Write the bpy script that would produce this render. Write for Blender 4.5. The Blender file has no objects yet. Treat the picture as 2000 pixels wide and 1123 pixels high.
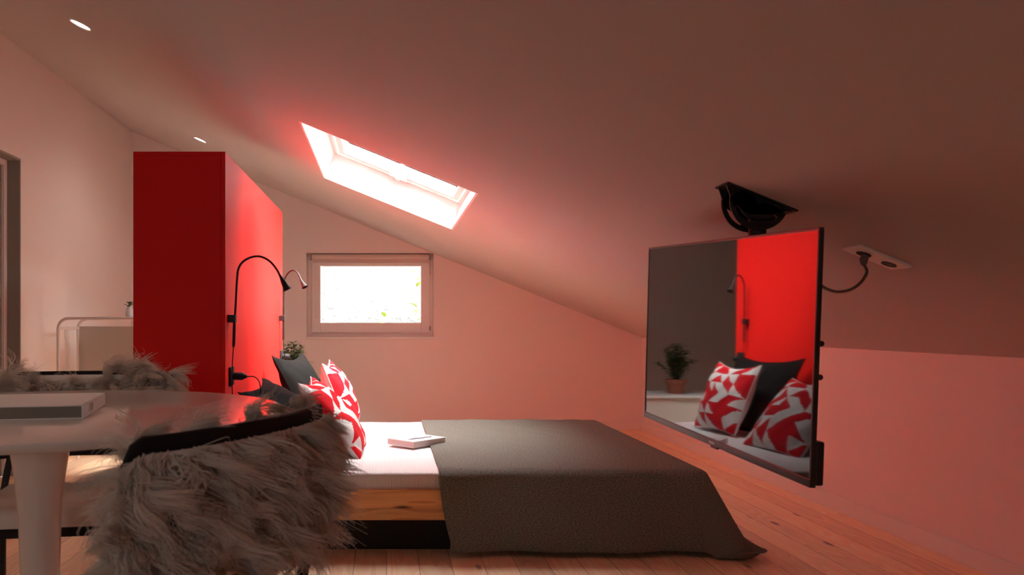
import bpy, math, random
import numpy as np
from mathutils import Vector, Matrix
random.seed(7); rng = np.random.default_rng(7)
C = bpy.context.scene.collection
S = bpy.context.scene
PI = math.pi
def R(d): return math.radians(d)
def srgb(r, g, b):
    f = lambda c: (c/255/12.92) if c/255 <= .04045 else ((c/255+.055)/1.055)**2.4
    return (f(r), f(g), f(b), 1)

# ------------------------------------------------------------------ camera, world, sun, exposure
F, VX, VY, H = 1550.0, 755.0, 633.0, 0.95            # focal length and principal point in pixels of the 2000 wide frame; eye height
def at(x, y, Y): return Vector(((x-VX)*Y/F, Y, H-(y-VY)*Y/F))   # the point at depth Y seen at pixel x, y
cd = bpy.data.cameras.new('camera'); cam = bpy.data.objects.new('camera', cd); C.objects.link(cam)
cam.location = (0, 0, H); cam.rotation_euler = (R(90), 0, 0)
cd.sensor_width = 36; cd.lens = F/2000*36; cd.clip_start = .02
cd.shift_x = (1000-VX)/2000; cd.shift_y = (VY-561.5)/2000
cd.dof.use_dof = True; cd.dof.focus_distance = 3.9; cd.dof.aperture_fstop = 7.0
S.camera = cam
wd = bpy.data.worlds.new('world'); S.world = wd; wd.use_nodes = True
bg = wd.node_tree.nodes['Background']; bg.inputs['Color'].default_value = (.98, .985, 1, 1); bg.inputs['Strength'].default_value = 20.0
sd = bpy.data.lights.new('sun', 'SUN'); sun = bpy.data.objects.new('sun', sd); C.objects.link(sun)
sd.energy = 36; sd.angle = R(30); sd.color = (1, .96, .9)
sun_from = Vector((.60, -.20, .78)).normalized()
sun.rotation_euler = sun_from.to_track_quat('Z', 'Y').to_euler(); sun.location = (6, 6, 8)
S.view_settings.view_transform = 'Standard'; S.view_settings.look = 'None'
S.view_settings.gamma = 1; S.view_settings.use_curve_mapping = False
S.view_settings.exposure = 0.24
S.cycles.use_denoising = True
S.cycles.max_bounces = 12; S.cycles.diffuse_bounces = 10; S.cycles.glossy_bounces = 5; S.cycles.transparent_max_bounces = 12
S.cycles.sample_clamp_indirect = 8

# ------------------------------------------------------------------ room measures
XL, XR, YF, YB = -2.29, 2.29, 7.11, -2.2
SL = .404                                              # ceiling slope
def ceil_z(x): return H + .803 - SL*x
CN = Vector((SL, 0, 1)).normalized()                   # ceiling normal (upwards)
SX0, SX1, SY0, SY1 = -.42, .44, 3.80, 5.27             # skylight opening
WX0, WX1, WZ0, WZ1 = -.723, .427, .825, 1.593          # gable window opening
def portal(name, loc, rot, sx, sy):
    l = bpy.data.lights.new(name, 'AREA'); l.shape = 'RECTANGLE'; l.size = sx; l.size_y = sy; l.cycles.is_portal = True
    o = bpy.data.objects.new(name, l); C.objects.link(o); o.location = loc; o.rotation_euler = rot
ang = math.atan(SL)
portal('skylight_portal', Vector((.01, (SY0+SY1)/2, ceil_z(.01))) + CN*.33, (0, ang, 0), 1.0, 1.6)
portal('gable_window_portal', (-.15, YF+.33, 1.2), (R(-90), 0, 0), 1.3, .9)

portal('fill_window_portal', (-1.01, YB-.33, 1.28), (R(90), 0, 0), .8, .7)  # portal for the added fill window

# ------------------------------------------------------------------ materials
def mat(name, col, rough=.5, metal=0, spec=.5, bump=None, emit=None, coat=0, ior=1.5):
    m = bpy.data.materials.new(name); m.use_nodes = True; nt = m.node_tree; p = nt.nodes['Principled BSDF']
    p.inputs['Base Color'].default_value = col if len(col) == 4 else (*col, 1)
    p.inputs['Roughness'].default_value = rough; p.inputs['Metallic'].default_value = metal
    p.inputs['Specular IOR Level'].default_value = spec; p.inputs['IOR'].default_value = ior
    p.inputs['Coat Weight'].default_value = coat
    if emit: p.inputs['Emission Color'].default_value = (*emit[:3], 1); p.inputs['Emission Strength'].default_value = emit[3]
    tc = nt.nodes.new('ShaderNodeTexCoord')
    n = nt.nodes.new('ShaderNodeTexNoise'); n.inputs['Scale'].default_value = bump[0] if bump else 60; n.inputs['Detail'].default_value = 4
    nt.links.new(tc.outputs['Object'], n.inputs['Vector'])
    b = nt.nodes.new('ShaderNodeBump'); b.inputs['Strength'].default_value = bump[1] if bump else .02; b.inputs['Distance'].default_value = bump[2] if bump else .002
    nt.links.new(n.outputs['Fac'], b.inputs['Height']); nt.links.new(b.outputs['Normal'], p.inputs['Normal'])
    return m
def nodes(m): return m.node_tree, m.node_tree.nodes['Principled BSDF']
M = {}
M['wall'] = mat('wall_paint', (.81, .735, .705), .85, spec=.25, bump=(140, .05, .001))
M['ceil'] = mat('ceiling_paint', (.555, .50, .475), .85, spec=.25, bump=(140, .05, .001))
M['white'] = mat('white_paint', (.80, .77, .74), .4)
M['sash'] = mat('white_plastic_frame', (.82, .78, .75), .35)
M['reveal'] = mat('skylight_lining', (.9, .9, .89), .5)
M['red'] = mat('red_laminate', (.64, .012, .009), .5, spec=.12, bump=(220, .03, .0005))
M['black'] = mat('black_metal', (.012, .011, .011), .5, spec=.3)
M['blackp'] = mat('black_plastic', (.012, .011, .011), .65, spec=.2)
M['char'] = mat('charcoal_fabric', (.0085, .008, .0075), .95, spec=.05, bump=(900, .3, .001))
M['cwhite'] = mat('cushion_white_cotton', (.80, .78, .75), .9, spec=.15, bump=(900, .25, .001))
M['cred'] = mat('cushion_red_print', (.68, .012, .022), .9, spec=.15, bump=(900, .25, .001))
M['quilt'] = mat('white_waffle_cotton', (.82, .80, .78), .95, spec=.1)
M['plinth'] = mat('black_plinth', (.008, .008, .008), .7)
M['lacquer'] = mat('white_lacquer', (.74, .70, .66), .13, spec=.5, bump=(4, .01, .002))
M['paper'] = mat('paper_edges', (.72, .68, .64), .8)
M['cover'] = mat('white_book_cover', (.80, .78, .76), .45)
M['ink'] = mat('grey_print', (.085, .095, .11), .6, spec=.2)
M['spine'] = mat('pink_grey_book_edge', (.62, .50, .49), .6)
M['dark_ink'] = mat('faded_lettering', (.25, .21, .19), .6)
M['tvblack'] = mat('television_black', (.008, .008, .008), .35)
M['tvgrey'] = mat('television_grey_trim', (.05, .048, .046), .3, metal=.6)
M['logo'] = mat('grey_badge', (.35, .33, .32), .4, metal=.5)
M['screen'] = mat('dark_glass_screen', (.004, .004, .004), .03, ior=1.56, spec=.5, bump=(1, 0, .0001))
M['cable'] = mat('grey_cable', (.14, .115, .10), .6)
M['socket_hole'] = mat('socket_recess', (.05, .045, .04), .6)
M['wool'] = mat('sheepskin_wool', (.93, .86, .78), .85, spec=.2)
M['pelt'] = mat('sheepskin_hide', (.88, .83, .78), .95, spec=.1)
M['seatpad'] = mat('pale_seat_pad', (.72, .68, .64), .85, bump=(300, .2, .002))
M['terra'] = mat('terracotta', (.42, .13, .07), .8, bump=(60, .15, .003))
M['soil'] = mat('potting_soil', (.03, .02, .014), .95, bump=(90, .6, .01))
M['leaf'] = mat('green_leaf', (.075, .13, .035), .5)
M['twig'] = mat('brown_twig', (.16, .10, .06), .8)
M['tube'] = mat('white_tube_metal', (.66, .60, .56), .4)
M['panelg'] = mat('pale_grey_panel', (.42, .38, .34), .6)
M['door'] = mat('shaded_door_paint', (.30, .28, .24), .55)  # white paint with the recess shade put into the colour
M['jamb'] = mat('shaded_door_jamb', (.27, .255, .22), .6)  # same white paint, darkened in colour for the shade in the recess
M['stone'] = mat('pale_render_wall', (.105, .104, .101), .9, bump=(14, .6, .05))
M['outleaf'] = mat('bright_ivy_leaf', (.17, .21, .012), .5)
M['lens'] = mat('lit_lens', (.9, .9, .9), .3, emit=(1, .93, .84, 9))
M['trimring'] = mat('white_lamp_ring', (.8, .78, .75), .4)
M['bulb'] = mat('lamp_reflector', (.7, .68, .66), .25, metal=.5)
M['white_led'] = mat('pale_marker', (.8, .8, .78), .4)
M['glassy'] = mat('pale_ceramic', (.62, .60, .57), .2)
M['blind'] = mat('blind_fabric', (.66, .55, .49), .9, spec=.1, bump=(500, .2, .001))

def glass():
    m = bpy.data.materials.new('window_glass'); m.use_nodes = True; nt = m.node_tree; nt.nodes.clear()
    o = nt.nodes.new('ShaderNodeOutputMaterial'); t = nt.nodes.new('ShaderNodeBsdfTransparent'); g = nt.nodes.new('ShaderNodeBsdfGlossy')
    g.inputs['Roughness'].default_value = .01; t.inputs['Color'].default_value = (.97, .98, .98, 1)
    fr = nt.nodes.new('ShaderNodeFresnel'); fr.inputs['IOR'].default_value = 1.25; mx = nt.nodes.new('ShaderNodeMixShader')
    nt.links.new(fr.outputs[0], mx.inputs[0]); nt.links.new(t.outputs[0], mx.inputs[1]); nt.links.new(g.outputs[0], mx.inputs[2]); nt.links.new(mx.outputs[0], o.inputs[0])
    return m
M['glass'] = glass()

def wool():
    m = M['wool']; nt, p = nodes(m); p.inputs['Sheen Weight'].default_value = .2
    tr = nt.nodes.new('ShaderNodeBsdfTranslucent'); tr.inputs['Color'].default_value = (.93, .85, .77, 1)
    mx = nt.nodes.new('ShaderNodeMixShader'); mx.inputs[0].default_value = .3
    out = nt.nodes['Material Output']
    nt.links.new(p.outputs[0], mx.inputs[1]); nt.links.new(tr.outputs[0], mx.inputs[2]); nt.links.new(mx.outputs[0], out.inputs[0])
wool()

def wood(name, axis, c1, c2, c3, plank=None, rough=.4, knots=1.0, gap=True, kt=.55):
    """pine: grain runs along axis (0 x, 1 y); plank = board width across it"""
    m = bpy.data.materials.new(name); m.use_nodes = True; nt, p = nodes(m); L = nt.links.new
    tc = nt.nodes.new('ShaderNodeTexCoord'); sx = nt.nodes.new('ShaderNodeSeparateXYZ'); L(tc.outputs['Object'], sx.inputs[0])
    a, c = (sx.outputs[1], sx.outputs[0]) if axis == 1 else (sx.outputs[0], sx.outputs[2])
    def math_(op, u, v=None):
        n = nt.nodes.new('ShaderNodeMath'); n.operation = op
        for i, w in enumerate((u, v)):
            if w is None: continue
            if isinstance(w, (int, float)): n.inputs[i].default_value = w
            else: L(w, n.inputs[i])
        return n.outputs[0]
    pl = plank or 10
    q = math_('DIVIDE', c, pl); idx = math_('FLOOR', q); fr = math_('FRACT', q)
    wn = nt.nodes.new('ShaderNodeTexWhiteNoise'); wn.noise_dimensions = '1D'; L(idx, wn.inputs['W'])
    off = math_('MULTIPLY', wn.outputs['Value'], 17.0)
    def vec(ka, kc):
        v = nt.nodes.new('ShaderNodeCombineXYZ'); L(math_('MULTIPLY', math_('ADD', a, off), ka), v.inputs[0]); L(math_('MULTIPLY', math_('ADD', c, off), kc), v.inputs[1]); L(off, v.inputs[2]); return v.outputs[0]
    n1 = nt.nodes.new('ShaderNodeTexNoise'); n1.inputs['Scale'].default_value = 1; n1.inputs['Detail'].default_value = 2; L(vec(1.1, 7), n1.inputs['Vector'])
    # growth rings: bands of a slow field give the long cathedral figure
    rings = math_('FRACT', math_('MULTIPLY', n1.outputs['Fac'], 11.0))
    n2 = nt.nodes.new('ShaderNodeTexNoise'); n2.inputs['Scale'].default_value = 1; n2.inputs['Detail'].default_value = 5; L(vec(5, 160), n2.inputs['Vector'])
    g = math_('ADD', math_('MULTIPLY', rings, .55), math_('MULTIPLY', n2.outputs['Fac'], .5))
    cr = nt.nodes.new('ShaderNodeValToRGB'); cr.color_ramp.elements[0].position = .2; cr.color_ramp.elements[1].position = .85
    cr.color_ramp.elements[0].color = (*c1, 1); cr.color_ramp.elements[1].color = (*c2, 1); L(g, cr.inputs[0])
    hv = nt.nodes.new('ShaderNodeHueSaturation'); L(cr.outputs[0], hv.inputs['Color'])
    L(math_('ADD', math_('MULTIPLY', wn.outputs['Value'], .34), .88), hv.inputs['Value'])
    vo = nt.nodes.new('ShaderNodeTexVoronoi'); vo.feature = 'F1'; vo.inputs['Scale'].default_value = 1; L(vec(2.4, 7.5), vo.inputs['Vector'])
    kr = nt.nodes.new('ShaderNodeMapRange'); kr.inputs[1].default_value = .05; kr.inputs[2].default_value = .13; kr.inputs[3].default_value = knots; kr.inputs[4].default_value = 0; L(vo.outputs['Distance'], kr.inputs[0])
    kc = math_('GREATER_THAN', nt.nodes.new('ShaderNodeSeparateColor').outputs[0], .0)
    sc = kc.node.inputs[0].links[0].from_node; L(vo.outputs['Color'], sc.inputs[0]); kc.node.inputs[1].default_value = kt
    mk = nt.nodes.new('ShaderNodeMix'); mk.data_type = 'RGBA'; L(math_('MULTIPLY', kr.outputs[0], kc), mk.inputs[0]); L(hv.outputs[0], mk.inputs[6]); mk.inputs[7].default_value = (*c3, 1)
    colo = mk.outputs[2]
    if plank and gap:
        e = math_('MINIMUM', fr, math_('SUBTRACT', 1.0, fr)); gp = math_('MULTIPLY', math_('LESS_THAN', e, .010), .75)
        mg = nt.nodes.new('ShaderNodeMix'); mg.data_type = 'RGBA'; L(gp, mg.inputs[0]); L(colo, mg.inputs[6]); mg.inputs[7].default_value = (c3[0]*.5, c3[1]*.5, c3[2]*.5, 1); colo = mg.outputs[2]
    L(colo, p.inputs['Base Color']); p.inputs['Roughness'].default_value = rough
    b = nt.nodes.new('ShaderNodeBump'); b.inputs['Strength'].default_value = .08; b.inputs['Distance'].default_value = .002; L(n2.outputs['Fac'], b.inputs['Height']); L(b.outputs['Normal'], p.inputs['Normal'])
    return m
M['floor'] = wood('pine_floorboards', 1, (.97, .72, .47), (.82, .52, .33), (.06, .025, .015), plank=.128, rough=.36, knots=.85)
M['pine'] = wood('pine_bed_rail', 0, (.88, .50, .20), (.62, .28, .10), (.06, .022, .012), plank=.098, rough=.45, gap=False, kt=.25)

def blanket_mat():
    m = bpy.data.materials.new('grey_woven_wool'); m.use_nodes = True; nt, p = nodes(m); L = nt.links.new
    tc = nt.nodes.new('ShaderNodeTexCoord'); mp = nt.nodes.new('ShaderNodeMapping'); mp.inputs['Scale'].default_value = (.75, 1.7, 1); L(tc.outputs['UV'], mp.inputs[0])
    n = nt.nodes.new('ShaderNodeTexNoise'); n.inputs['Scale'].default_value = 150; n.inputs['Detail'].default_value = 3; L(mp.outputs[0], n.inputs['Vector'])
    w = nt.nodes.new('ShaderNodeTexWave'); w.bands_direction = 'Y'; w.inputs['Scale'].default_value = 55; w.inputs['Distortion'].default_value = 2.5; w.inputs['Detail Scale'].default_value = 6; L(mp.outputs[0], w.inputs['Vector'])
    cr = nt.nodes.new('ShaderNodeValToRGB'); cr.color_ramp.elements[0].position = .3; cr.color_ramp.elements[1].position = .72
    cr.color_ramp.elements[0].color = (.105, .112, .09, 1); cr.color_ramp.elements[1].color = (.33, .33, .28, 1); L(n.outputs['Fac'], cr.inputs[0]); L(cr.outputs[0], p.inputs['Base Color'])
    ad = nt.nodes.new('ShaderNodeMath'); ad.operation = 'ADD'; L(n.outputs['Fac'], ad.inputs[0]); L(w.outputs['Fac'], ad.inputs[1])
    b = nt.nodes.new('ShaderNodeBump'); b.inputs['Strength'].default_value = .6; b.inputs['Distance'].default_value = .004; L(ad.outputs[0], b.inputs['Height']); L(b.outputs['Normal'], p.inputs['Normal'])
    p.inputs['Roughness'].default_value = .95; p.inputs['Specular IOR Level'].default_value = .1
    return m
M['blanket'] = blanket_mat()
def waffle():
    nt, p = nodes(M['quilt']); L = nt.links.new
    for l in list(p.inputs['Normal'].links): nt.links.remove(l)
    tc = nt.nodes.new('ShaderNodeTexCoord'); wv = []
    for d in 'XY':
        w = nt.nodes.new('ShaderNodeTexWave'); w.bands_direction = d; w.inputs['Scale'].default_value = 26; w.inputs['Distortion'].default_value = .6; w.inputs['Detail'].default_value = 1; L(tc.outputs['Object'], w.inputs['Vector']); wv.append(w)
    ad = nt.nodes.new('ShaderNodeMath'); ad.operation = 'MAXIMUM'; L(wv[0].outputs['Fac'], ad.inputs[0]); L(wv[1].outputs['Fac'], ad.inputs[1])
    b = nt.nodes.new('ShaderNodeBump'); b.inputs['Strength'].default_value = .5; b.inputs['Distance'].default_value = .004; L(ad.outputs[0], b.inputs['Height']); L(b.outputs['Normal'], p.inputs['Normal'])
waffle()

# ------------------------------------------------------------------ mesh helpers
class MB:
    def __init__(s): s.v = []; s.f = []; s.m = []; s.uv = None
    def add(s, vs, fs, mi=0):
        o = len(s.v); s.v += [tuple(v) for v in vs]; s.f += [tuple(i+o for i in f) for f in fs]; s.m += [mi]*len(fs); return s
    def box(s, x0, x1, y0, y1, z0, z1, T=None, mi=0):
        vs = [Vector(p) for p in ((x0,y0,z0),(x1,y0,z0),(x1,y1,z0),(x0,y1,z0),(x0,y0,z1),(x1,y0,z1),(x1,y1,z1),(x0,y1,z1))]
        if T is not None: vs = [T @ v for v in vs]
        return s.add(vs, [(0,3,2,1),(4,5,6,7),(0,1,5,4),(1,2,6,5),(2,3,7,6),(3,0,4,7)], mi)
    def tube(s, pts, r, n=10, caps=True, T=None):
        pts = [Vector(p) for p in pts]; rs = r if isinstance(r, (list, tuple)) else [r]*len(pts); vs = []; fs = []
        t0 = (pts[1]-pts[0]).normalized(); up = Vector((0,0,1)) if abs(t0.z) < .9 else Vector((1,0,0)); a = t0.cross(up).normalized()
        for i, p in enumerate(pts):
            t = (pts[min(i+1, len(pts)-1)]-pts[max(i-1, 0)]).normalized(); a = (a - t*a.dot(t)).normalized(); b = t.cross(a)
            for k in range(n):
                q = 2*PI*k/n; vs.append(p + (a*math.cos(q)+b*math.sin(q))*rs[i])
        for i in range(len(pts)-1):
            for k in range(n): fs.append((i*n+k, i*n+(k+1)%n, (i+1)*n+(k+1)%n, (i+1)*n+k))
        if caps: fs += [tuple(reversed(range(n))), tuple(range((len(pts)-1)*n, len(pts)*n))]
        if T is not None: vs = [T @ v for v in vs]
        return s.add(vs, fs)
    def lathe(s, prof, c=(0,0,0), n=48, T=None):
        vs = []; fs = []; c = Vector(c)
        for r, z in prof:
            for k in range(n): q = 2*PI*k/n; vs.append(c+Vector((r*math.cos(q), r*math.sin(q), z)))
        for i in range(len(prof)-1):
            for k in range(n): fs.append((i*n+k, i*n+(k+1)%n, (i+1)*n+(k+1)%n, (i+1)*n+k))
        if prof[0][0] > 1e-6: fs.append(tuple(reversed(range(n))))
        if prof[-1][0] > 1e-6: fs.append(tuple(range((len(prof)-1)*n, len(prof)*n)))
        if T is not None: vs = [T @ v for v in vs]
        return s.add(vs, fs)
    def prism(s, poly, d, T):                         # polygon in local xy extruded along local z from 0 to d
        n = len(poly); vs = [T @ Vector((x, y, 0)) for x, y in poly] + [T @ Vector((x, y, d)) for x, y in poly]
        return s.add(vs, [tuple(reversed(range(n))), tuple(range(n, 2*n))] + [(i, (i+1)%n, n+(i+1)%n, n+i) for i in range(n)])
    def grid(s, P, mi=None, uv=None):                 # P: rows of points
        a, b = len(P), len(P[0]); o = len(s.v); s.v += [tuple(p) for r in P for p in r]
        for i in range(a-1):
            for j in range(b-1):
                s.f.append((o+i*b+j, o+i*b+j+1, o+(i+1)*b+j+1, o+(i+1)*b+j)); s.m.append(mi(i, j) if mi else 0)
        return s
def obj(name, mb, m, parent=None, smooth=None, bevel=0, uvs=None, solid=0, seg=2):
    me = bpy.data.meshes.new(name); me.from_pydata(mb.v, [], mb.f); me.validate()
    for x in (m if isinstance(m, (list, tuple)) else [m]): me.materials.append(x)
    if any(mb.m): me.polygons.foreach_set('material_index', mb.m)
    if uvs is not None:
        ul = me.uv_layers.new(name='UVMap'); li = np.empty(len(me.loops), np.int32); me.loops.foreach_get('vertex_index', li)
        ul.data.foreach_set('uv', np.asarray(uvs, np.float32)[li].ravel())
    o = bpy.data.objects.new(name, me); C.objects.link(o)
    if smooth is not None:
        me.shade_smooth()
        if smooth < 180: me.set_sharp_from_angle(angle=R(smooth))
    if solid:
        sm = o.modifiers.new('solid', 'SOLIDIFY'); sm.thickness = solid; sm.offset = -1
    if bevel:
        b = o.modifiers.new('bevel', 'BEVEL'); b.width = bevel; b.segments = seg; b.limit_method = 'ANGLE'; b.angle_limit = R(40)
    if parent is not None:
        o.parent = parent
        w = Matrix.Identity(4); q = parent
        while q is not None: w = Matrix.LocRotScale(q.location, q.rotation_euler, None) @ w if q.parent is None else w; q = q.parent
        if not parent.get('local'): o.matrix_parent_inverse = w.inverted()
    return o
def thing(name, label, cat, loc=(0,0,0), rz=0, group=None, local=False):
    o = bpy.data.objects.new(name, None); C.objects.link(o); o.location = loc; o.rotation_euler = (0, 0, rz); o.empty_display_size = .1
    return tag(o, label, cat, group, local)
def tag(o, label, cat, group=None, local=False):
    o['label'] = label; o['category'] = cat
    if group: o['group'] = group
    if local: o['local'] = 1
    return o
def struct(o): o['kind'] = 'structure'; return o
def arc3(pts, n=8):                                    # Catmull-Rom through points
    P = [Vector(p) for p in pts]; P = [P[0]*2-P[1]] + P + [P[-1]*2-P[-2]]; out = []
    for i in range(1, len(P)-2):
        for k in range(n):
            t = k/n; a, b, c, d = P[i-1], P[i], P[i+1], P[i+2]
            out.append(.5*((2*b)+(c-a)*t+(2*a-5*b+4*c-d)*t*t+(3*b-a-3*c+d)*t**3))
    return out + [P[-2]]

# ------------------------------------------------------------------ the setting
struct(obj('floor', MB().box(XL-.3, XR+.3, YB-.3, YF+.3, -.1, 0), M['floor']))
def ptc(x, y, d=0): return Vector((x, y, ceil_z(x))) + CN*d
def ceiling():
    mb = MB(); xs = [XL-.35, SX0, SX1, XR+.02]; ys = [YB-.3, SY0, SY1, YF+.35]; D = .235
    v = {}
    for d in (0, 1):
        for i, x in enumerate(xs):
            for j, y in enumerate(ys): v[i, j, d] = len(mb.v); mb.v.append(tuple(ptc(x, y, D*d)))
    def q(*k): mb.f.append(tuple(v[a] for a in k)); mb.m.append(0)
    for i in range(3):
        for j in range(3):
            if (i, j) == (1, 1): continue
            q((i,j,0), (i,j+1,0), (i+1,j+1,0), (i+1,j,0)); q((i,j,1), (i+1,j,1), (i+1,j+1,1), (i,j+1,1))
    q((1,1,0),(2,1,0),(2,1,1),(1,1,1)); q((2,1,0),(2,2,0),(2,2,1),(2,1,1)); q((2,2,0),(1,2,0),(1,2,1),(2,2,1)); q((1,2,0),(1,1,0),(1,1,1),(1,2,1))
    for i in range(3): q((i,0,0),(i+1,0,0),(i+1,0,1),(i,0,1)); q((i+1,3,0),(i,3,0),(i,3,1),(i+1,3,1))
    for j in range(3): q((0,j+1,0),(0,j,0),(0,j,1),(0,j+1,1)); q((3,j,0),(3,j+1,0),(3,j+1,1),(3,j,1))
    return mb
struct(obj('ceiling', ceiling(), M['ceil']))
TXZ = Matrix(((1,0,0,0),(0,0,-1,0),(0,1,0,0),(0,0,0,1)))   # local xy -> world xz, local z -> -y
def wall_xz(polys, y, t):
    mb = MB()
    for p in polys: mb.prism(p, t, Matrix.Translation((0, y+t, 0)) @ TXZ)
    return mb
cz = lambda x: ceil_z(x)+.1
struct(obj('wall_far', wall_xz([[(XL-.3, -.1), (WX0, -.1), (WX0, cz(WX0)), (XL-.3, cz(XL-.3))],
    [(WX1, -.1), (XR+.3, -.1), (XR+.3, cz(XR+.3)), (WX1, cz(WX1))],
    [(WX0, -.1), (WX1, -.1), (WX1, WZ0), (WX0, WZ0)], [(WX0, WZ1), (WX1, WZ1), (WX1, cz(WX1)), (WX0, cz(WX0))]], YF, .3), M['wall']))
QX0, QX1, QZ0, QZ1 = -1.26, -.72, 1.06, 1.48             # unseen fill window added behind the camera
struct(obj('wall_back', wall_xz([[(XL-.3, -.1), (QX0, -.1), (QX0, cz(QX0)), (XL-.3, cz(XL-.3))], [(QX1, -.1), (XR+.3, -.1), (XR+.3, cz(XR+.3)), (QX1, cz(QX1))],
    [(QX0, -.1), (QX1, -.1), (QX1, QZ0), (QX0, QZ0)], [(QX0, QZ1), (QX1, QZ1), (QX1, cz(QX1)), (QX0, cz(QX0))]], YB-.3, .3), M['wall']))
struct(obj('wall_right', MB().box(XR, XR+.3, YB-.3, YF+.3, -.1, ceil_z(XR)+.06), M['wall']))
DY0, DY1, DZ = 4.05, 4.97, 1.985
zt = ceil_z(XL)+.08
struct(obj('wall_left', MB().box(XL-.3, XL, YB-.3, DY0, -.1, zt).box(XL-.3, XL, DY1, YF+.3, -.1, zt).box(XL-.3, XL, DY0, DY1, DZ, zt), M['wall']))
struct(obj('baseboard_right', MB().box(XR-.014, XR, YB, YF, 0, .078), M['white'], bevel=.004))
struct(obj('baseboard_far', MB().box(XL, XR-.014, YF-.014, YF, 0, .078), M['white'], bevel=.004))
struct(obj('baseboard_left', MB().box(XL, XL+.014, DY1+.0, YF-.014, 0, .078), M['white'], bevel=.004))
# door in the left wall
d = struct(thing('door_1', 'white doorway in painted shade, recessed into the left wall with a closed door', 'door', (XL, (DY0+DY1)/2, 0)))
t_ = .014
obj('door_jamb', MB().box(XL-.14, XL+.001, DY1-t_, DY1, 0, DZ).box(XL-.14, XL+.001, DY0, DY0+t_, 0, DZ).box(XL-.14, XL+.001, DY0+t_, DY1-t_, DZ-t_, DZ), M['jamb'], d, bevel=.002)
obj('door_stop', MB().box(XL-.10, XL-.078, DY1-.05, DY1-t_, 0, DZ-t_).box(XL-.10, XL-.078, DY0+t_, DY0+.05, 0, DZ-t_).box(XL-.10, XL-.078, DY0+.05, DY1-.05, DZ-.05, DZ-t_), M['sash'], d, bevel=.003)
dl = obj('door_leaf', MB().box(XL-.14, XL-.10, DY0+t_, DY1-t_, .006, DZ-t_), M['door'], d, bevel=.003)
obj('door_handle', MB().tube([(XL-.1, DY0+.1, 1), (XL-.05, DY0+.1, 1), (XL-.045, DY0+.12, 1), (XL-.045, DY0+.22, 1)], .009), M['logo'], dl, smooth=60)

# skylight ---------------------------------------------------------
w1 = struct(thing('window_1', 'white lined skylight set in the sloping ceiling above the bed', 'skylight', ptc(.01, (SY0+SY1)/2)))
u_ = Vector((1, 0, -SL)).normalized()
TS = Matrix((( u_.x, 0, CN.x, 0), (0, 1, 0, 0), (u_.z, 0, CN.z, 0), (0, 0, 0, 1))); TS.translation = Vector((SX0, SY0, ceil_z(SX0)))
SW, SH_ = (SX1-SX0)*math.hypot(1, SL), SY1-SY0           # along the slope, along the room
l = .012
obj('skylight_lining', MB().box(0, l, 0, SH_, -.001, .19, TS).box(SW-l, SW, 0, SH_, -.001, .19, TS).box(l, SW-l, 0, l, -.001, .19, TS).box(l, SW-l, SH_-l, SH_, -.001, .19, TS), M['reveal'], w1)
fw = .035
obj('skylight_frame', MB().box(l, fw, 0, SH_, .172, .225, TS).box(SW-fw, SW-l, 0, SH_, .172, .225, TS).box(fw, SW-fw, 0, fw, .172, .225, TS).box(fw, SW-fw, SH_-fw, SH_-.0, .172, .225, TS), M['sash'], w1, bevel=.004)
sw = .04; g = fw+.006
sa = obj('skylight_sash', MB().box(g, g+sw, g, SH_-g, .185, .232, TS).box(SW-g-sw, SW-g, g, SH_-g, .185, .232, TS).box(g+sw, SW-g-sw, g, g+sw, .185, .232, TS).box(g+sw, SW-g-sw, SH_-g-sw, SH_-g, .185, .232, TS), M['sash'], w1, bevel=.005)
obj('skylight_pane', MB().box(g+sw-.005, SW-g-sw+.005, g+sw-.005, SH_-g-sw+.005, .212, .220, TS), M['glass'], w1)
obj('skylight_latch', MB().box(SW/2-.06, SW/2+.06, SH_-g-.035, SH_-g-.005, .165, .195, TS).box(SW/2-.015, SW/2+.015, SH_-g-.05, SH_-g-.0, .155, .168, TS), M['sash'], w1, bevel=.004)

# gable window -----------------------------------------------------
w2 = struct(thing('window_2', 'small white framed window in the far gable wall', 'window', ((WX0+WX1)/2, YF, WZ0)))
y0 = YF+.10
obj('window_lining', MB().box(WX0, WX0+.006, YF-.006, y0+.06, WZ0, WZ1).box(WX1-.006, WX1, YF-.006, y0+.06, WZ0, WZ1).box(WX0, WX1, YF-.006, y0+.06, WZ1-.006, WZ1), M['white'], w2, bevel=.002)
obj('window_sill', MB().box(WX0-.004, WX1+.008, YF-.02, y0+.06, WZ0-.012, WZ0+.012), M['white'], w2, bevel=.004)
ox0, ox1, oz0, oz1 = WX0+.006, WX1-.006, WZ0+.012, WZ1-.006
def ring(mb, x0, x1, z0, z1, b, ya, yb, bt=None, bb=None):
    bt = bt or b; bb = bb or b
    return mb.box(x0, x0+b, ya, yb, z0, z1).box(x1-b, x1, ya, yb, z0, z1).box(x0+b, x1-b, ya, yb, z0, z0+bb).box(x0+b, x1-b, ya, yb, z1-bt, z1)
obj('window_frame', ring(MB(), ox0, ox1, oz0, oz1, .046, y0, y0+.06, bb=.04), M['sash'], w2, bevel=.004)
gx0, gx1, gz0, gz1 = -.60, .312, .962, 1.475            # visible glass
s2 = obj('window_sash', ring(MB(), gx0-.08, gx1+.08, gz0-.092, gz1+.075, .0805, y0-.022, y0+.03, bt=.0755, bb=.0925), M['sash'], w2, bevel=.006)
obj('window_pane', MB().box(gx0-.005, gx1+.005, y0, y0+.01, gz0-.008, gz1+.008), M['glass'], w2)
obj('window_handle', MB().box(gx0-.045, gx0-.02, y0-.03, y0-.02, 1.09, 1.16).tube([(gx0-.032, y0-.025, 1.125), (gx0-.032, y0-.055, 1.125), (gx0-.032, y0-.06, 1.11), (gx0-.032, y0-.06, 1.0)], .009), M['white'], w2, smooth=50)
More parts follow.
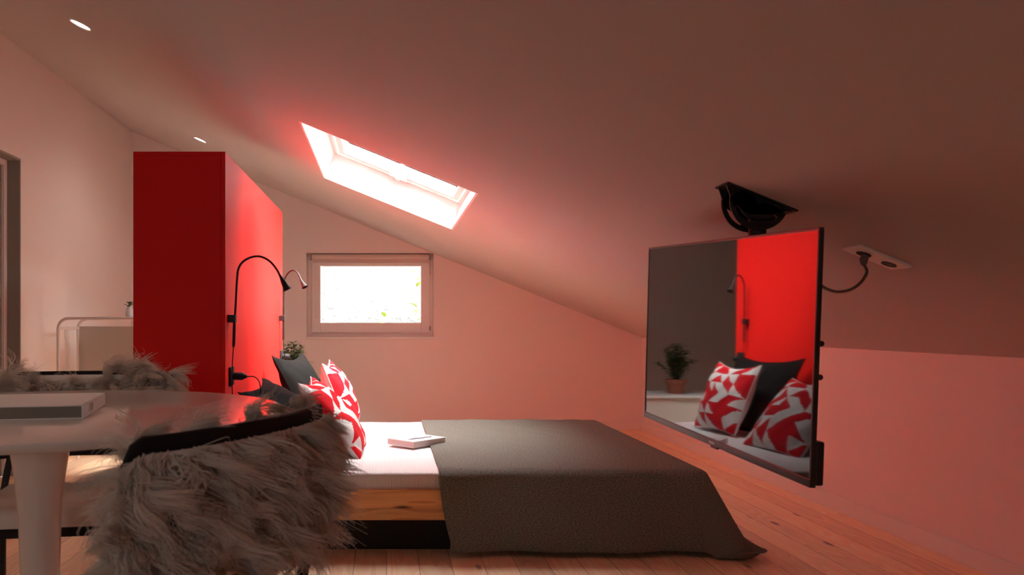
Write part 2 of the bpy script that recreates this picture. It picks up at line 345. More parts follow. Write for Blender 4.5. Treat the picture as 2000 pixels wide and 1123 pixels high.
obj('window_hinge', MB().box(gx1+.072, gx1+.09, y0-.03, y0-.0, gz0-.07, gz0-.03), M['logo'], w2, bevel=.002)
w3 = struct(thing('fill_window', 'added fill window in the back wall, out of view', 'window', ((QX0+QX1)/2, YB, QZ0)))  # unseen window, added to light the surfaces that face the camera
obj('window_frame', ring(MB(), QX0, QX1, QZ0, QZ1, .05, YB-.16, YB-.10), M['sash'], w3, bevel=.004)
obj('window_pane', MB().box(QX0+.045, QX1-.045, YB-.135, YB-.125, QZ0+.045, QZ1-.045), M['glass'], w3)
obj('window_sill', MB().box(QX0-.02, QX1+.02, YB-.10, YB+.02, QZ0-.02, QZ0), M['white'], w3, bevel=.004)
# roller blind hung across the top of the window
rb = thing('roller_blind', 'pale rolled-up roller blind along the top of the gable window', 'blind', (-.15, YF+.05, WZ1-.03))
by = YF+.045
obj('roll', MB().tube([(WX0+.05, by, WZ1-.035), (WX1-.045, by, WZ1-.035)], .024, 20), M['blind'], rb, smooth=50)
obj('fabric', MB().box(WX0+.055, WX1-.05, by+.020, by+.0225, gz1+.028, WZ1-.035), M['blind'], rb)
obj('bottom_bar', MB().box(WX0+.055, WX1-.05, by+.014, by+.028, gz1+.016, gz1+.032), M['white'], rb, bevel=.003)
obj('bracket', MB().box(WX0+.03, WX0+.048, by-.03, by+.05, WZ1-.064, WZ1-.007), M['logo'], rb, bevel=.002)
obj('bracket', MB().box(WX1-.043, WX1-.025, by-.03, by+.05, WZ1-.064, WZ1-.007), M['logo'], rb, bevel=.002)
obj('chain', MB().tube([(WX1-.034, by-.03, WZ1-.04), (WX1-.034, by-.034, WZ1-.2), (WX1-.034, by-.028, WZ1-.205), (WX1-.034, by-.024, WZ1-.04)], .0028, 6), M['logo'], rb, smooth=60)

# what the gable window looks out on -------------------------------
tag(struct(obj('exterior_wall', MB().box(-4.5, 4.5, 8.95, 9.15, -.4, 7.6), M['stone'])), 'bright pale wall outside the gable window', 'wall')
struct(obj('exterior_ground', MB().box(-4.5, 4.5, YF+.35, 8.95, -.5, -.4), M['stone']))
def leaf(mb, base, d, up, L, W, fold=.15, n=4):
    d = Vector(d).normalized(); s_ = d.cross(Vector(up)).normalized(); nn = s_.cross(d).normalized(); rows = []
    for i in range(n+1):
        t = i/n; w = W*math.sin(PI*min(1, .08+t*.92))**.8*(1-.25*t) if i < n else .0005
        c = Vector(base)+d*L*t-nn*L*.25*t*t
        rows.append([c-s_*w+nn*fold*w, c, c+s_*w+nn*fold*w])
    mb.grid(rows)
def sprig(name, base, top, nleaf, L, lmat, label):
    t = thing(name, label, 'plant', base); b, e = Vector(base), Vector(top)
    pts = [b.lerp(e, k/8)+Vector((.02*math.sin(k*1.7), .02*math.cos(k*2.1), 0)) for k in range(9)]
    obj('stem', MB().tube(pts, [.006-.0005*k for k in range(9)], 6), M['twig'], t, smooth=60)
    mb = MB()
    for k in range(nleaf):
        p = b.lerp(e, (k+1)/nleaf); a = k*2.4
        leaf(mb, p, (math.cos(a), math.sin(a)*.6, .5), (0, 0, 1), L*random.uniform(.7, 1.1), L*.22)
    obj('foliage', mb, lmat, t, smooth=180, solid=.0008)
sprig('climbing_plant', (.335, 8.5, -.4), (.325, 8.5, 1.50), 26, .13, M['outleaf'], 'yellow-green climbing plant outside the right edge of the gable window')
sprig('garden_shrub', (-.02, 8.5, -.4), (-.02, 8.5, 1.03), 16, .14, M['outleaf'], 'yellow-green shoot just above the bottom of the gable window')

# ------------------------------------------------------------------ recessed ceiling lamps
TC = Matrix(((u_.x, 0, CN.x, 0), (0, 1, 0, 0), (u_.z, 0, CN.z, 0), (0, 0, 0, 1)))
def downlight(x, y, label, power):
    c = ptc(x, y); t = thing('downlight', label, 'ceiling light', c, group='recessed ceiling lights')
    T = Matrix.Translation(c) @ TC
    obj('lens', MB().lathe([(0, -.004), (.030, -.004), (.0425, -.002), (.0425, .004)], n=32, T=T), M['lens'], t, smooth=60)
    obj('trim_ring', MB().lathe([(.043, -.002), (.047, -.006), (.052, -.002), (.052, .002), (.043, .002), (.043, -.002)], n=40, T=T), M['trimring'], t, smooth=60)
    ld = bpy.data.lights.new('downlight_lamp', 'SPOT'); ld.energy = power; ld.spot_size = R(150); ld.spot_blend = .9; ld.color = (1, .84, .70); ld.shadow_soft_size = .04
    lo = bpy.data.objects.new('downlight_lamp', ld); C.objects.link(lo); lo.location = c-CN*.02
    lo.rotation_euler = CN.to_track_quat('Z', 'Y').to_euler()
downlight(-1.391, 3.61, 'glowing round ceiling light high up in front of the red cabinet', 8)
downlight(-1.366, 5.82, 'glowing round ceiling light just above the top of the red cabinet', 8)
downlight(-1.391, 1.40, 'added fill light in the ceiling above the round white table, out of view', 12)  # extra lamp out of view, added for front fill

# ------------------------------------------------------------------ red cabinet behind the bed head
CX0, CX1, CY0, CY1, CZ = -1.041, -.6625, 3.26, 5.035, 1.659
cab = thing('wardrobe', 'tall red cabinet standing behind the head of the bed', 'cabinet', ((CX0+CX1)/2, (CY0+CY1)/2, 0))
obj('body', MB().box(CX0+.0, CX1-.019, CY0+.019, CY1, .0, CZ-.018), M['red'], cab, bevel=.001)
obj('end_panel', MB().box(CX0, CX1-.019, CY0, CY0+.0185, 0, CZ-.018), M['red'], cab, bevel=.0012)
obj('face_board', MB().box(CX1-.0185, CX1, CY0, CY1, 0, CZ), M['red'], cab, bevel=.0015)
obj('top_board', MB().box(CX0, CX1-.019, CY0, CY1, CZ-.0175, CZ), M['red'], cab, bevel=.0012)

# reading lamps on the cabinet
def reading_lamp(label, bx, by, Y, yaw, stem_px, sleeve_px, head_px, block):
    """stem, sleeve and head are given as seen at depth Y and then swung about the stem's own axis by yaw"""
    base = at(*stem_px[0], Y); t = thing('reading_lamp', label, 'wall lamp', (CX1, Y, base.z), group='reading lamps on the red cabinet')
    RZ = Matrix.Translation(base) @ Matrix.Rotation(yaw, 4, 'Z') @ Matrix.Translation(-base)
    k = 1/math.cos(yaw)
    def p3(px):
        v = at(*px, Y); v.x = base.x+(v.x-base.x)*k; return RZ @ v
    pts = arc3([p3(p) for p in stem_px], 6)
    obj('gooseneck', MB().tube(pts, .0048, 12), M['black'], t, smooth=60)
    obj('sleeve', MB().tube([at(*p, Y) for p in sleeve_px], [.0052, .0066, .0066, .0048][:len(sleeve_px)], 12), M['black'], t, smooth=60)
    x0, x1, z0, z1 = block
    obj('wall_clamp', MB().box(CX1, base.x+.008, Y-.017, Y+.017, z0, z1), M['black'], t, bevel=.003)
    a, b = p3(head_px[0]), p3(head_px[1]); dv = (b-a).normalized(); L = (b-a).length
    T = Matrix.Translation(a) @ dv.to_track_quat('Z', 'Y').to_matrix().to_4x4(); r1 = head_px[2]
    sh = obj('lamp_shade', MB().lathe([(.0052, -.012), (.0065, 0), (.011, L*.35), (r1*.72, L*.72), (r1, L), (r1-.002, L), (r1*.7, L*.75), (.004, L*.55), (0, L*.55)], n=28, T=T), M['black'], t, smooth=50)
    obj('reflector', MB().lathe([(0, L*.70), (r1*.66, L*.72), (r1*.80, L*.88), (r1*.80, L*.89), (0, L*.71)], n=24, T=T), M['bulb'], sh, smooth=60)
    return t
Yn = 3.323
z_ = lambda y, Y: H-(y-VY)*Y/F
reading_lamp('black gooseneck reading lamp nearer the table with a wide arch', 0, 0, Yn, 0,
    [(457.5, 640), (460, 600), (463, 545), (466, 524), (475, 511), (489, 503), (503, 500.5), (516, 503.5), (529, 512), (541, 527), (549, 543)],
    [(458, 618), (457.5, 640), (456.5, 672), (456, 678)], ((549, 542), (561.5, 566), .0185), (446, 460, z_(630, Yn), z_(615, Yn)))
Yl = 4.90
reading_lamp('smaller black gooseneck reading lamp at the far end of the red cabinet', 0, 0, Yl, R(-28),
    [(554, 640), (554.3, 600), (554.8, 560), (556, 547), (560, 538), (566, 531.5), (573, 528.5), (580, 531), (586, 538.5), (590, 548)],
    [(554, 618), (554, 640), (553.5, 660), (553.5, 664)], ((590, 548), (598, 562), .021), (546, 556, z_(627, Yl), z_(616, Yl)))
# sockets with plugs and leads
def wall_socket(label, y, z, glabel=None):
    t = thing('wall_socket', label, 'socket', (CX1, y, z), group='black sockets on the red cabinet')
    obj('plate', MB().box(CX1, CX1+.009, y-.04, y+.04, z-.04, z+.04), M['blackp'], t, bevel=.004)
    obj('insert', MB().lathe([(0, .0), (.022, .0), (.022, .003), (0, .003)], n=24, T=Matrix.Translation((CX1+.009, y, z)) @ Matrix.Rotation(R(90), 4, 'Y')), M['blackp'], t, smooth=40)
y1, z1 = 3.37, H-(734.5-VY)*3.37/F
wall_socket('black wall socket with a plug at the near end of the red cabinet', y1, z1)
y2, z2 = 4.97, H-(696-VY)*4.97/F
wall_socket('black wall socket at the far end of the red cabinet beside the plant', y2, z2)
t = thing('charger', 'black plug and lead sticking out of the near socket on the red cabinet', 'charger', (CX1+.012, y1, z1))
obj('plug', MB().tube([(CX1+.012, y1, z1), (CX1+.02, y1, z1), (CX1+.05, y1, z1-.001), (CX1+.058, y1, z1-.001), (CX1+.07, y1, z1-.002)], [.015, .0165, .0165, .012, .006], 18), M['blackp'], t, smooth=50)
obj('marker', MB().lathe([(0, 0), (.0028, 0), (.0028, .002), (0, .002)], n=12, T=Matrix.Translation((CX1+.052, y1-.004, z1+.0155))), M['white_led'], t)
obj('lead', MB().tube(arc3([(CX1+.068, y1, z1-.002), (CX1+.10, y1+.01, z1-.004), (CX1+.122, y1+.01, z1-.03), (CX1+.128, y1, z1-.09), (CX1+.130, y1-.01, z1-.20), (CX1+.135, y1-.06, z1-.255)]), .0026, 8), M['blackp'], t, smooth=60)
b0 = at(456, 677, Yn)
t = obj('lamp_cable', MB().tube(arc3([b0, b0+Vector((-.004, 0, -.06)), at(455, 735, Yn)+Vector((0, -.02, 0)), at(454, 775, Yn), at(455, 800, Yn)]), .0022, 8), M['blackp'], smooth=60)
tag(t, 'thin black lead hanging from the near reading lamp past the socket', 'cable', 'lamp leads')
b1 = at(553.5, 663, Yl)
t = obj('lamp_cable', MB().tube(arc3([b1, b1+Vector((.004, 0, -.05)), b1+Vector((.004, .03, -.1)), (CX1+.03, y2-.01, z2+.01)]), .0022, 8), M['blackp'], smooth=60)
tag(t, 'thin black lead hanging from the far reading lamp to its socket', 'cable', 'lamp leads')
t = thing('power_plug', 'black plug in the far socket in front of the plant', 'plug', (CX1+.012, y2, z2))
obj('plug_body', MB().tube([(CX1+.012, y2, z2), (CX1+.05, y2, z2), (CX1+.056, y2, z2)], [.018, .017, .010], 16), M['blackp'], t, smooth=50)

# ------------------------------------------------------------------ bed
BY0, BY1, BX0, BX1 = 3.25, 4.98, CX1+.012, 1.335
bed = thing('bed_frame', 'low pine bed frame on a black plinth', 'bed', ((BX0+BX1)/2, (BY0+BY1)/2, 0))
RB, RT = .146, .272
obj('side_rail', MB().box(BX0, BX1, BY0, BY0+.034, RB, RT), M['pine'], bed, bevel=.004)
obj('side_rail', MB().box(BX0, BX1, BY1-.034, BY1, RB, RT), M['pine'], bed, bevel=.004)
obj('foot_rail', MB().box(BX1-.034, BX1, BY0+.034, BY1-.034, RB, RT), M['pine'], bed, bevel=.004)
obj('head_rail', MB().box(BX0, BX0+.034, BY0+.034, BY1-.034, RB, RT), M['pine'], bed, bevel=.004)
obj('base_board', MB().box(BX0+.034, BX1-.034, BY0+.034, BY1-.034, RT-.03, RT-.012), M['pine'], bed)
obj('plinth', MB().box(BX0+.03, BX1-.22, BY0+.10, BY1-.10, 0, RB+.05), M['plinth'], bed, bevel=.003)
# mattress under its white cover
def rounded_slab(x0, x1, y0, y1, z0, z1, r, nx=60, ny=50, amp=.003, seed=1):
    mb = MB(); rg = np.random.default_rng(seed); P = []
    ph = rg.uniform(0, 6.28, 8)
    def edge(t, a, b):                                  # parameter line: up the side, over the rounded edge, across, and down again
        return t
    def path(n, a, b):
        L = []
        for k in range(4): L.append((a, z0+(z1-r-z0)*k/4))
        for k in range(7): q = PI/2*k/6; L.append((a+r-r*math.cos(q), z1-r+r*math.sin(q)))
        for k in range(1, n): L.append((a+r+(b-a-2*r)*k/n, z1))
        for k in range(7): q = PI/2*k/6; L.append((b-r+r*math.sin(q), z1-r+r*math.cos(q)))
        for k in range(1, 5): L.append((b, z1-r-(z1-r-z0)*k/4))
        return L
    px, py = path(nx, x0, x1), path(ny, y0, y1)
    for (x, za) in px:
        row = []
        for (y, zb) in py:
            z = min(za, zb); xx, yy = x, y
            w = amp*(math.sin(x*9+ph[0]+y*4)+math.sin(y*11+ph[1]-x*3)+.6*math.sin(x*23+y*17+ph[2]))
            row.append((xx+.6*w, yy+.6*w, z+(w if z > z1-.002 else 0)))
        P.append(row)
    mb.grid(P); return mb
MZ = .340
mt = thing('mattress', 'mattress with a white waffle cotton cover on the pine bed', 'mattress', ((BX0+BX1)/2, (BY0+BY1)/2, RT-.012))
obj('cover', rounded_slab(BX0+.004, BX1-.012, BY0+.016, BY1-.014, RT-.012, MZ, .022, amp=.0022), M['quilt'], mt, smooth=180)

# grey blanket
def blanket():
    mb = MB(); uv = []; x0, xF = .215, BX1-.045; yN, yFar = BY0+.028, BY1-.02; z0 = MZ+.006; r = .038
    nx, ny = 130, 150; La, Lb = .45, .345
    P = []
    for i in range(nx+1):
        a = x0+(xF+La-x0)*i/nx; row = []
        for j in range(ny+1):
            b = (yFar+.0)-(yFar-(yN-Lb))*j/ny
            xe, ye = max(0, a-xF), max(0, yN-b); d_ = (xe**2.7+ye**2.7)**(1/2.7); nd = math.hypot(xe, ye)
            if xe > 0 and ye > 0:
                u_1, v_1 = xe/La, ye/Lb; kf = max(u_1, v_1)/((u_1**5+v_1**5)**.2); xe *= kf; ye *= kf
                d_ = (xe**2.7+ye**2.7)**(1/2.7); nd = math.hypot(xe, ye)
            bx, by_ = min(a, xF), max(b, yN)
            wr = .0026*(math.sin(a*13+b*5)+math.sin(b*16-a*7+1)+.7*math.sin(a*31+b*21))
            if d_ < 1e-9: p = (bx, by_, z0+abs(wr)*.8)
            else:
                cx, cy = xe/nd, -ye/nd; tilt = R(31)*cx*cx+R(3)*cy*cy; tm = PI/2-tilt; arc = r*tm
                if d_ <= arc: q = d_/r; h, dr = r*math.sin(q), r*(1-math.cos(q))
                else: e = d_-arc; h, dr = r*math.sin(tm)+e*math.cos(tm), r*(1-math.cos(tm))+e*math.sin(tm)
                # soft vertical folds that open towards the hem
                fold = min(1, d_/.3)
                h += fold*(.013*math.sin(a*8.5+.6)+.008*math.sin(a*19+2)) if ye > 0 and xe == 0 else 0
                if xe > 0: h += fold*.012*math.sin(b*9)*(cx*cx)
                fl = z0-.007
                if dr > fl: ex = dr-fl; dr = fl-.034*max(0, math.sin(ex*24))*min(1, ex/.03); h += ex*.5
                p = (bx+cx*h+(.02*fold*fold if xe == 0 else 0)*(1-i/nx)*2.2, by_+cy*h, z0-dr)
            row.append(p); uv.append((a, b))
        P.append(row)
    mb.grid(P); return mb, uv
mb, uv = blanket()
bk = obj('blanket', mb, M['blanket'], smooth=180, uvs=uv, solid=.005)
for q in bk.data.polygons: q.flip()
tag(bk, 'grey woven wool blanket draped over the foot half of the bed', 'blanket')

# cushions ----------------------------------------------------------
PAT = ["RRWWRW", "WRRWWR", "RWWRRR", "WWRRWW", "RRWWRW"]
def cushion(name, label, cat, cen, right, up, size, thick, patterned, group=None, seed=0, rows=6, cols=5):
    right = Vector(right).normalized(); up = Vector(up); up = (up-right*up.dot(right)).normalized(); nrm = right.cross(up)
    n = 40; rg = np.random.default_rng(seed); a = size/2; ph = rg.uniform(0, 6.28, 6)
    base = Vector(cen)
    tri = {}
    for i in range(cols):
        for j in range(rows): tri[i, j] = (int(rg.integers(0, 2)), 0, 0)
    # neighbouring triangles join into chevrons: colour alternates along each diagonal band
    def col(i, j, side):
        dg = tri[i, j][0]
        k = (i*2+j*3+side+(1 if dg else 0)*(j % 2)+(i*j) % 3) % 5
        return 1 if k in (0, 2, 3) else 0
    def pt(u, v, s):
        e = ((1-u*u)*(1-v*v)); th = thick/2*max(0, e)**.42
        x = u*a*(1-.075*(1-v*v)); y = v*a*(1-.075*(1-u*u))
        wr = .003*(math.sin(u*5+ph[0]+v*3)+math.sin(v*7+ph[1]-u*2)+math.sin((u+v)*11+ph[2])*.5)*(1 if e > 0 else 0)*min(1, e*3)
        cr = -.010*math.exp(-((abs(u)+abs(v)-1.62)/.18)**2)*min(1, e*8)       # dimples towards the corners
        sag = -.02*(1-u*u)*max(0, v)                                        # top edge slumps
        return base+right*x+up*(y+sag*1.2)+nrm*s*(th+wr+cr)
    t = thing(name, label, cat, base-up*a, group=group)
    def side(s, mi):
        m_ = MB(); N = n+1
        ids = {}
        for i in range(N):
            for j in range(N):
                ids[i, j] = len(m_.v); m_.v.append(tuple(pt(-1+2*i/n, -1+2*j/n, s)))
        for i in range(n):
            for j in range(n):
                ci, cj = min(cols-1, i*cols//n), min(rows-1, j*rows//n)
                q = [ids[i, j], ids[i+1, j], ids[i+1, j+1], ids[i, j+1]]
                if s < 0: q = q[::-1]
                if mi is None: m_.f.append(tuple(q)); m_.m.append(0); continue
                sw_, sh_ = n/cols, n/rows; dg = tri[ci, cj][0]
                # quads are split so that the colour edge runs exactly along the cell's diagonal
                if dg == 0: tr = [(ids[i,j], ids[i+1,j], ids[i+1,j+1]), (ids[i,j], ids[i+1,j+1], ids[i,j+1])]
                else: tr = [(ids[i,j], ids[i+1,j], ids[i,j+1]), (ids[i+1,j], ids[i+1,j+1], ids[i,j+1])]
                for k, f in enumerate(tr):
                    cu = [(i+.66, j+.33), (i+.33, j+.66)][k] if dg == 0 else [(i+.33, j+.33), (i+.66, j+.66)][k]
                    fu, fv = cu[0]/sw_-ci, cu[1]/sh_-cj
                    sd_ = (1 if fv > fu else 0) if dg == 0 else (1 if fu+fv > 1 else 0)
                    m_.f.append(f); m_.m.append(col(ci, cj, sd_))
        return m_
    if patterned:
        obj('printed_front', side(1, 1), [M['cwhite'], M['cred']], t, smooth=180)
        obj('plain_back', side(-1, None), M['cwhite'], t, smooth=180)
    else:
        m_ = side(1, None); b_ = side(-1, None); m_.add(b_.v, b_.f)
        obj('cushion_cover', m_, M['char'], t, smooth=180)
    seam = []
    for k in range(80):
        q = k/20; s_ = int(q); w = q-s_
        u, v = [(-1+2*w, -1), (1, -1+2*w), (1-2*w, 1), (-1, 1-2*w)][s_]; seam.append(pt(u, v, 0))
    obj('seam', MB().tube(seam+[seam[0]], .0022, 6, caps=False), M['cwhite'] if patterned else M['char'], t, smooth=60)
    return t
cushion('cushion', 'dark charcoal cushion slumped low against the near end of the red cabinet', 'cushion', (-.438, 3.74, .517), (.06, 1, .06), (-.40, 0, .29), .50, .15, False, 'plain charcoal cushions', 3)
cushion('cushion', 'dark charcoal cushion standing upright between the red cabinet and the patterned cushions', 'cushion', (-.445, 4.47, .56), (.22, 1, .0), (-.22, .05, .42), .50, .15, False, 'plain charcoal cushions', 4)
cushion('cushion', 'red and white patterned cushion in front, leaning right behind the shaggy sheepskin', 'cushion', (-.252, 3.80, .508), (.03, 1, 0), (-.29, .0, .36), .45, .16, True, 'red and white patterned cushions', 11)
cushion('cushion', 'red and white patterned cushion behind the other patterned one, nearer the window', 'cushion', (-.262, 4.45, .545), (.02, 1, 0), (-.17, .0, .42), .42, .16, True, 'red and white patterned cushions', 12)

# book on the bed
def book(name, label, A, ax, ay, w, d_, th, z, cov, spine_m, letters=None, gap=.003):
    """A near corner, ax along the width, ay along the depth"""
    t = thing(name, label, 'book', (A[0], A[1], z))
    T = Matrix(((ax[0], ay[0], 0, A[0]), (ax[1], ay[1], 0, A[1]), (0, 0, 1, z), (0, 0, 0, 1)))
    return t, T
ax = Vector((.166, .16, 0)).normalized(); ay = Vector((-.136, .117, 0)).normalized(); ay = Vector((-ax.y, ax.x, 0))
t, T = book('book', 'white paperback with a grey picture on its cover, lying on the bed', (.131, 3.84), ax, ay, 0, 0, 0, MZ+.0085, None, None)
bw, bd, bt = .232, .18, .031
obj('pages', MB().box(.002, bw-.002, .002, bd-.002, .0012, bt-.0012, T), M['paper'], t)
obj('cover', MB().box(0, bw, 0, bd, 0, .0012, T).box(0, bw, 0, bd, bt-.0012, bt, T).box(0, .0018, 0, bd, .0012, bt-.0012, T), M['cover'], t)
obj('spine', MB().box(-.0008, .0, .0, bd, .004, bt-.004, T), M['spine'], t)
pic = [(.030, .075), (.055, .060), (.085, .062), (.115, .052), (.15, .058), (.185, .050), (.205, .075), (.17, .082), (.14, .078), (.10, .092), (.065, .085)]
obj('cover_picture', MB().prism(pic, .0006, T @ Matrix.Translation((0, 0, bt))), M['ink'], t)

# ------------------------------------------------------------------ table and its book
TX, TY, TZ, TR = -.827, 1.894, .745, .576
tb = thing('dining_table', 'round white pedestal table in front of the red cabinet', 'table', (TX, TY, 0))
obj('table_top', MB().lathe([(0, TZ-.022), (TR-.03, TZ-.022), (TR-.008, TZ-.018), (TR-.001, TZ-.010), (TR, TZ-.005), (TR-.002, TZ-.001), (TR-.006, TZ), (0, TZ)], (TX, TY, 0), 128), M['lacquer'], tb, smooth=50)
obj('pedestal', MB().lathe([(.29, .0), (.285, .008), (.20, .025), (.11, .06), (.062, .13), (.046, .24), (.044, .36), (.048, .48), (.056, .58), (.068, .66), (.085, .705), (.10, .7235), (0, .7235)], (TX, TY, 0), 64), M['lacquer'], tb, smooth=60)
ay2 = Vector((-.062, .307, 0)).normalized(); ax2 = Vector((-ay2.y, ay2.x, 0))          # ax2 points to the left
A = Vector((-.655, 1.712, 0))
t, T = book('hardback_book', 'large closed hardback with a white spine on the round table', A, ax2, ay2, 0, 0, 0, TZ+.0005, None, None)
M['block'] = mat('grey_page_block', (.24, .215, .185), .85)
bw, bd, bt = .27, .315, .030
obj('pages', MB().box(.004, bw-.005, .006, bd-.006, .0025, bt-.0025, T), M['block'], t)
obj('cover', MB().box(0, bw, 0, bd, 0, .0025, T).box(0, bw, 0, bd, bt-.0025, bt, T), M['cover'], t, bevel=.0006)
obj('spine', MB().box(-.0008, .003, 0, bd, .0, bt, T), M['cover'], t, bevel=.0008)
fc = bpy.data.curves.new('lettering', 'FONT'); fc.body = 'ITO'; fc.size = .026; fc.extrude = .0003; fc.align_x = 'CENTER'; fc.align_y = 'CENTER'; fc.space_character = 1.25
fo = bpy.data.objects.new('lettering', fc); C.objects.link(fo); fc.materials.append(M['dark_ink'])
dg = bpy.context.evaluated_depsgraph_get(); me = bpy.data.meshes.new_from_object(fo.evaluated_get(dg)); bpy.data.objects.remove(fo)
lo = bpy.data.objects.new('lettering', me); C.objects.link(lo)
Tl = T @ Matrix(((0, 0, -1, -.0009), (1, 0, 0, .10), (0, 1, 0, bt/2), (0, 0, 0, 1)))
me.transform(Tl); lo.parent = t; lo.matrix_parent_inverse = Matrix.Translation(t.location).inverted()

# ------------------------------------------------------------------ chairs with sheepskins
HW = .282; ZR = .795
def back_y(a, z): return -.27+.075*a*a+.055*(a**4)-.10*(.79-z)*-1*.55 - .0 + .0
def shell_pt(a, s, off=0):
    """a across (-1..1), s down the backrest (0 at the rim, .55 at seat level); off moves outwards"""
    k = s/.55; w = HW*(1-.06*k*k); z = ZR-.40*k; drop = .05*max(0, (abs(a)-.9)/.1)**2*max(0, 1-2*k)
    y = -.275+(.032*a*a+.022*a**4)*(1-.3*k)+.055*k*k
    return Vector((a*w+off*a*.7, y-off*(1-.4*a*a), z-drop))
def build_chair():
    t = thing('dining_chair', '', 'chair', (0, 0, 0), local=True, group='black shell chairs under sheepskins')
    NA, NS = 36, 16; rows = []
    for i in range(NS+1):
        rows.append([shell_pt(-1+2*j/NA, .38*i/NS) for j in range(NA+1)])
    sh = obj('backrest', MB().grid(rows), M['blackp'], t, smooth=180)
    sm = sh.modifiers.new('solid', 'SOLIDIFY'); sm.thickness = .012; sm.offset = 0
    b = sh.modifiers.new('bevel', 'BEVEL'); b.width = .004; b.segments = 2; b.limit_method = 'ANGLE'; b.angle_limit = R(50)
    obj('seat', rounded_slab(-.235, .235, -.19, .24, .378, .402, .011, 20, 20, 0), M['blackp'], t, smooth=180)
    obj('seat_pad', rounded_slab(-.228, .228, -.18, .233, .402, .450, .022, 20, 20, .001), M['seatpad'], t, smooth=180)
    for sx in (-1, 1):                                   # rear legs run on up to carry the backrest, front legs stop at the seat
        obj('leg', MB().tube(arc3([(sx*.212, -.256, .70), (sx*.226, -.240, .58), (sx*.241, -.205, .46), (sx*.247, -.195, .38), (sx*.258, -.225, .19), (sx*.270, -.265, 0)], 5), [.011]*22+[.010, .0095, .009, .009], 12), M['black'], t, smooth=60)
        obj('leg', MB().tube([(sx*.19, .17, .385), (sx*.22, .215, .20), (sx*.245, .255, 0)], [.013, .012, .009], 12), M['black'], t, smooth=60)
    return t
def fur_mesh(N, seed, far=False):
    rg = np.random.default_rng(seed); roots = []; norms = []; lens = []; outs = []
    n_out, n_in, n_edge, n_top = ((int(N*.10), int(N*.55), int(N*.23), int(N*.12)) if far else (int(N*.50), int(N*.22), int(N*.22), int(N*.06)))
    def sp(a, z, off):
        s = (ZR-z)/.40*.55; return shell_pt(a, max(0, s), off)
    for kind, n in (('o', n_out), ('i', n_in), ('e', n_edge), ('t', n_top)):
        for _ in range(n):
            if kind == 'o': a = rg.uniform(-1, 1); z = .774-(.15 if far else .205)*rg.uniform(0, 1)**.95; off = .016; sgn = 1
            elif kind == 'i': a = rg.uniform(-1, 1); z = (.768 if far else .785)-(.15 if far else .22)*rg.uniform(0, 1)**1.1; off = -.014; sgn = -1
            elif kind == 'e': a = rg.choice((-1, 1))*rg.uniform(.90, 1.0); z = (.80 if far else .77)-(.17 if far else .20)*rg.uniform(0, 1); off = rg.uniform(-.02, .02); sgn = 1 if off > -.008 else -1
            else:
                a = (rg.uniform(-1.02, -.42) if rg.uniform(0, 1) < .75 else rg.uniform(.82, 1.02)) if far else rg.uniform(-1, 1); z = .79; off = -.016; sgn = -1
            p = sp(a, z, off); p2 = sp(a, z, off+.01*sgn); nn = p2-p
            nn = Vector((nn.x, nn.y, 0)); nn = nn.normalized() if nn.length > 1e-6 else Vector((0, -1, 0))
            if kind == 'e': nn = (nn*(.5 if far else .9)+Vector((np.sign(a)*(1 if far else .55), .15, 0))).normalized()
            edge_k = .48 if (not far and a > .72) else 1
            roots.append(p); norms.append(nn); outs.append(kind)
            lens.append(edge_k*rg.uniform(.07, .12)*(.9 if far else .62 if kind in 'it' else (1.05 if far else .72) if kind == 'e' else 1))
    Rt = np.array([tuple(p) for p in roots]); Nm = np.array([tuple(p) for p in norms]); Ln = np.array(lens); K = np.array(outs)
    n = len(Rt); nc = n//48; ci = rg.choice(n, nc, replace=False); cl = np.empty(n, int)
    for i in range(0, n, 2000):
        d2 = ((Rt[i:i+2000, None, :]-Rt[None, ci, :])**2).sum(2)+.02*(1-(Nm[i:i+2000] @ Nm[ci].T)); cl[i:i+2000] = ci[d2.argmin(1)]
    # a direction for every lock, blown about, drooping
    jit = rg.normal(0, 1, (n, 3)); jd = jit[cl]*np.array([.62, .62, .42]); up = np.where((K == 't') | ((K == 'i') & (rg.uniform(0, 1, n) < (.42 if far else .25))), 1.0, 0.0)[cl]
    down = np.array([0, 0, -1.0]); S_ = 7; P = np.empty((n, S_+1, 3)); P[:, 0] = Rt; ph = rg.uniform(0, 6.28, n)[cl]; fr = rg.uniform(5, 9, n)[cl]; amp = rg.uniform(.007, .017, n)[cl]
    L = Ln*(.6+.4*rg.uniform(0, 1, n)); clump = Rt[cl]-Rt
    tang = np.cross(Nm, down); sd = rg.normal(0, .25, (n, 3))
    own = rg.normal(0, .12, (n, 3))
    for k in range(1, S_+1):
        t = k/S_
        dirv = Nm*(1.0-.72*t)[..., None] if False else Nm*(.95-.75*t)+down*(.25+.95*t)*(1-up)[:, None]-down*(up*(.65-.5*t))[:, None]+jd+own
        dirv /= np.linalg.norm(dirv, axis=1)[:, None]
        P[:, k] = P[:, k-1]+dirv*(L/S_)[:, None]
    for k in range(1, S_+1):
        t = k/S_
        curl = tang*(np.sin(ph+fr*t)*amp*t*1.5)[:, None]+Nm*(np.cos(ph+fr*t)*amp*t)[:, None]
        P[:, k] += curl+clump*(.75*t**.8)
    ax_ = P[:, -1]-P[:, 0]; ax_ /= np.linalg.norm(ax_, axis=1)[:, None]+1e-9
    a1 = np.cross(ax_, np.array([.31, .77, .55])); a1 /= np.linalg.norm(a1, axis=1)[:, None]+1e-9; a2 = np.cross(ax_, a1)
    rad = np.linspace(1, .30, S_+1)*.0010
    V = np.empty((n, S_+1, 3, 3))
    for j in range(3):
        q = 2*PI*j/3; V[:, :, j] = P+(a1*math.cos(q)+a2*math.sin(q))[:, None, :]*rad[None, :, None]*rg.uniform(.7, 1.2, n)[:, None, None]
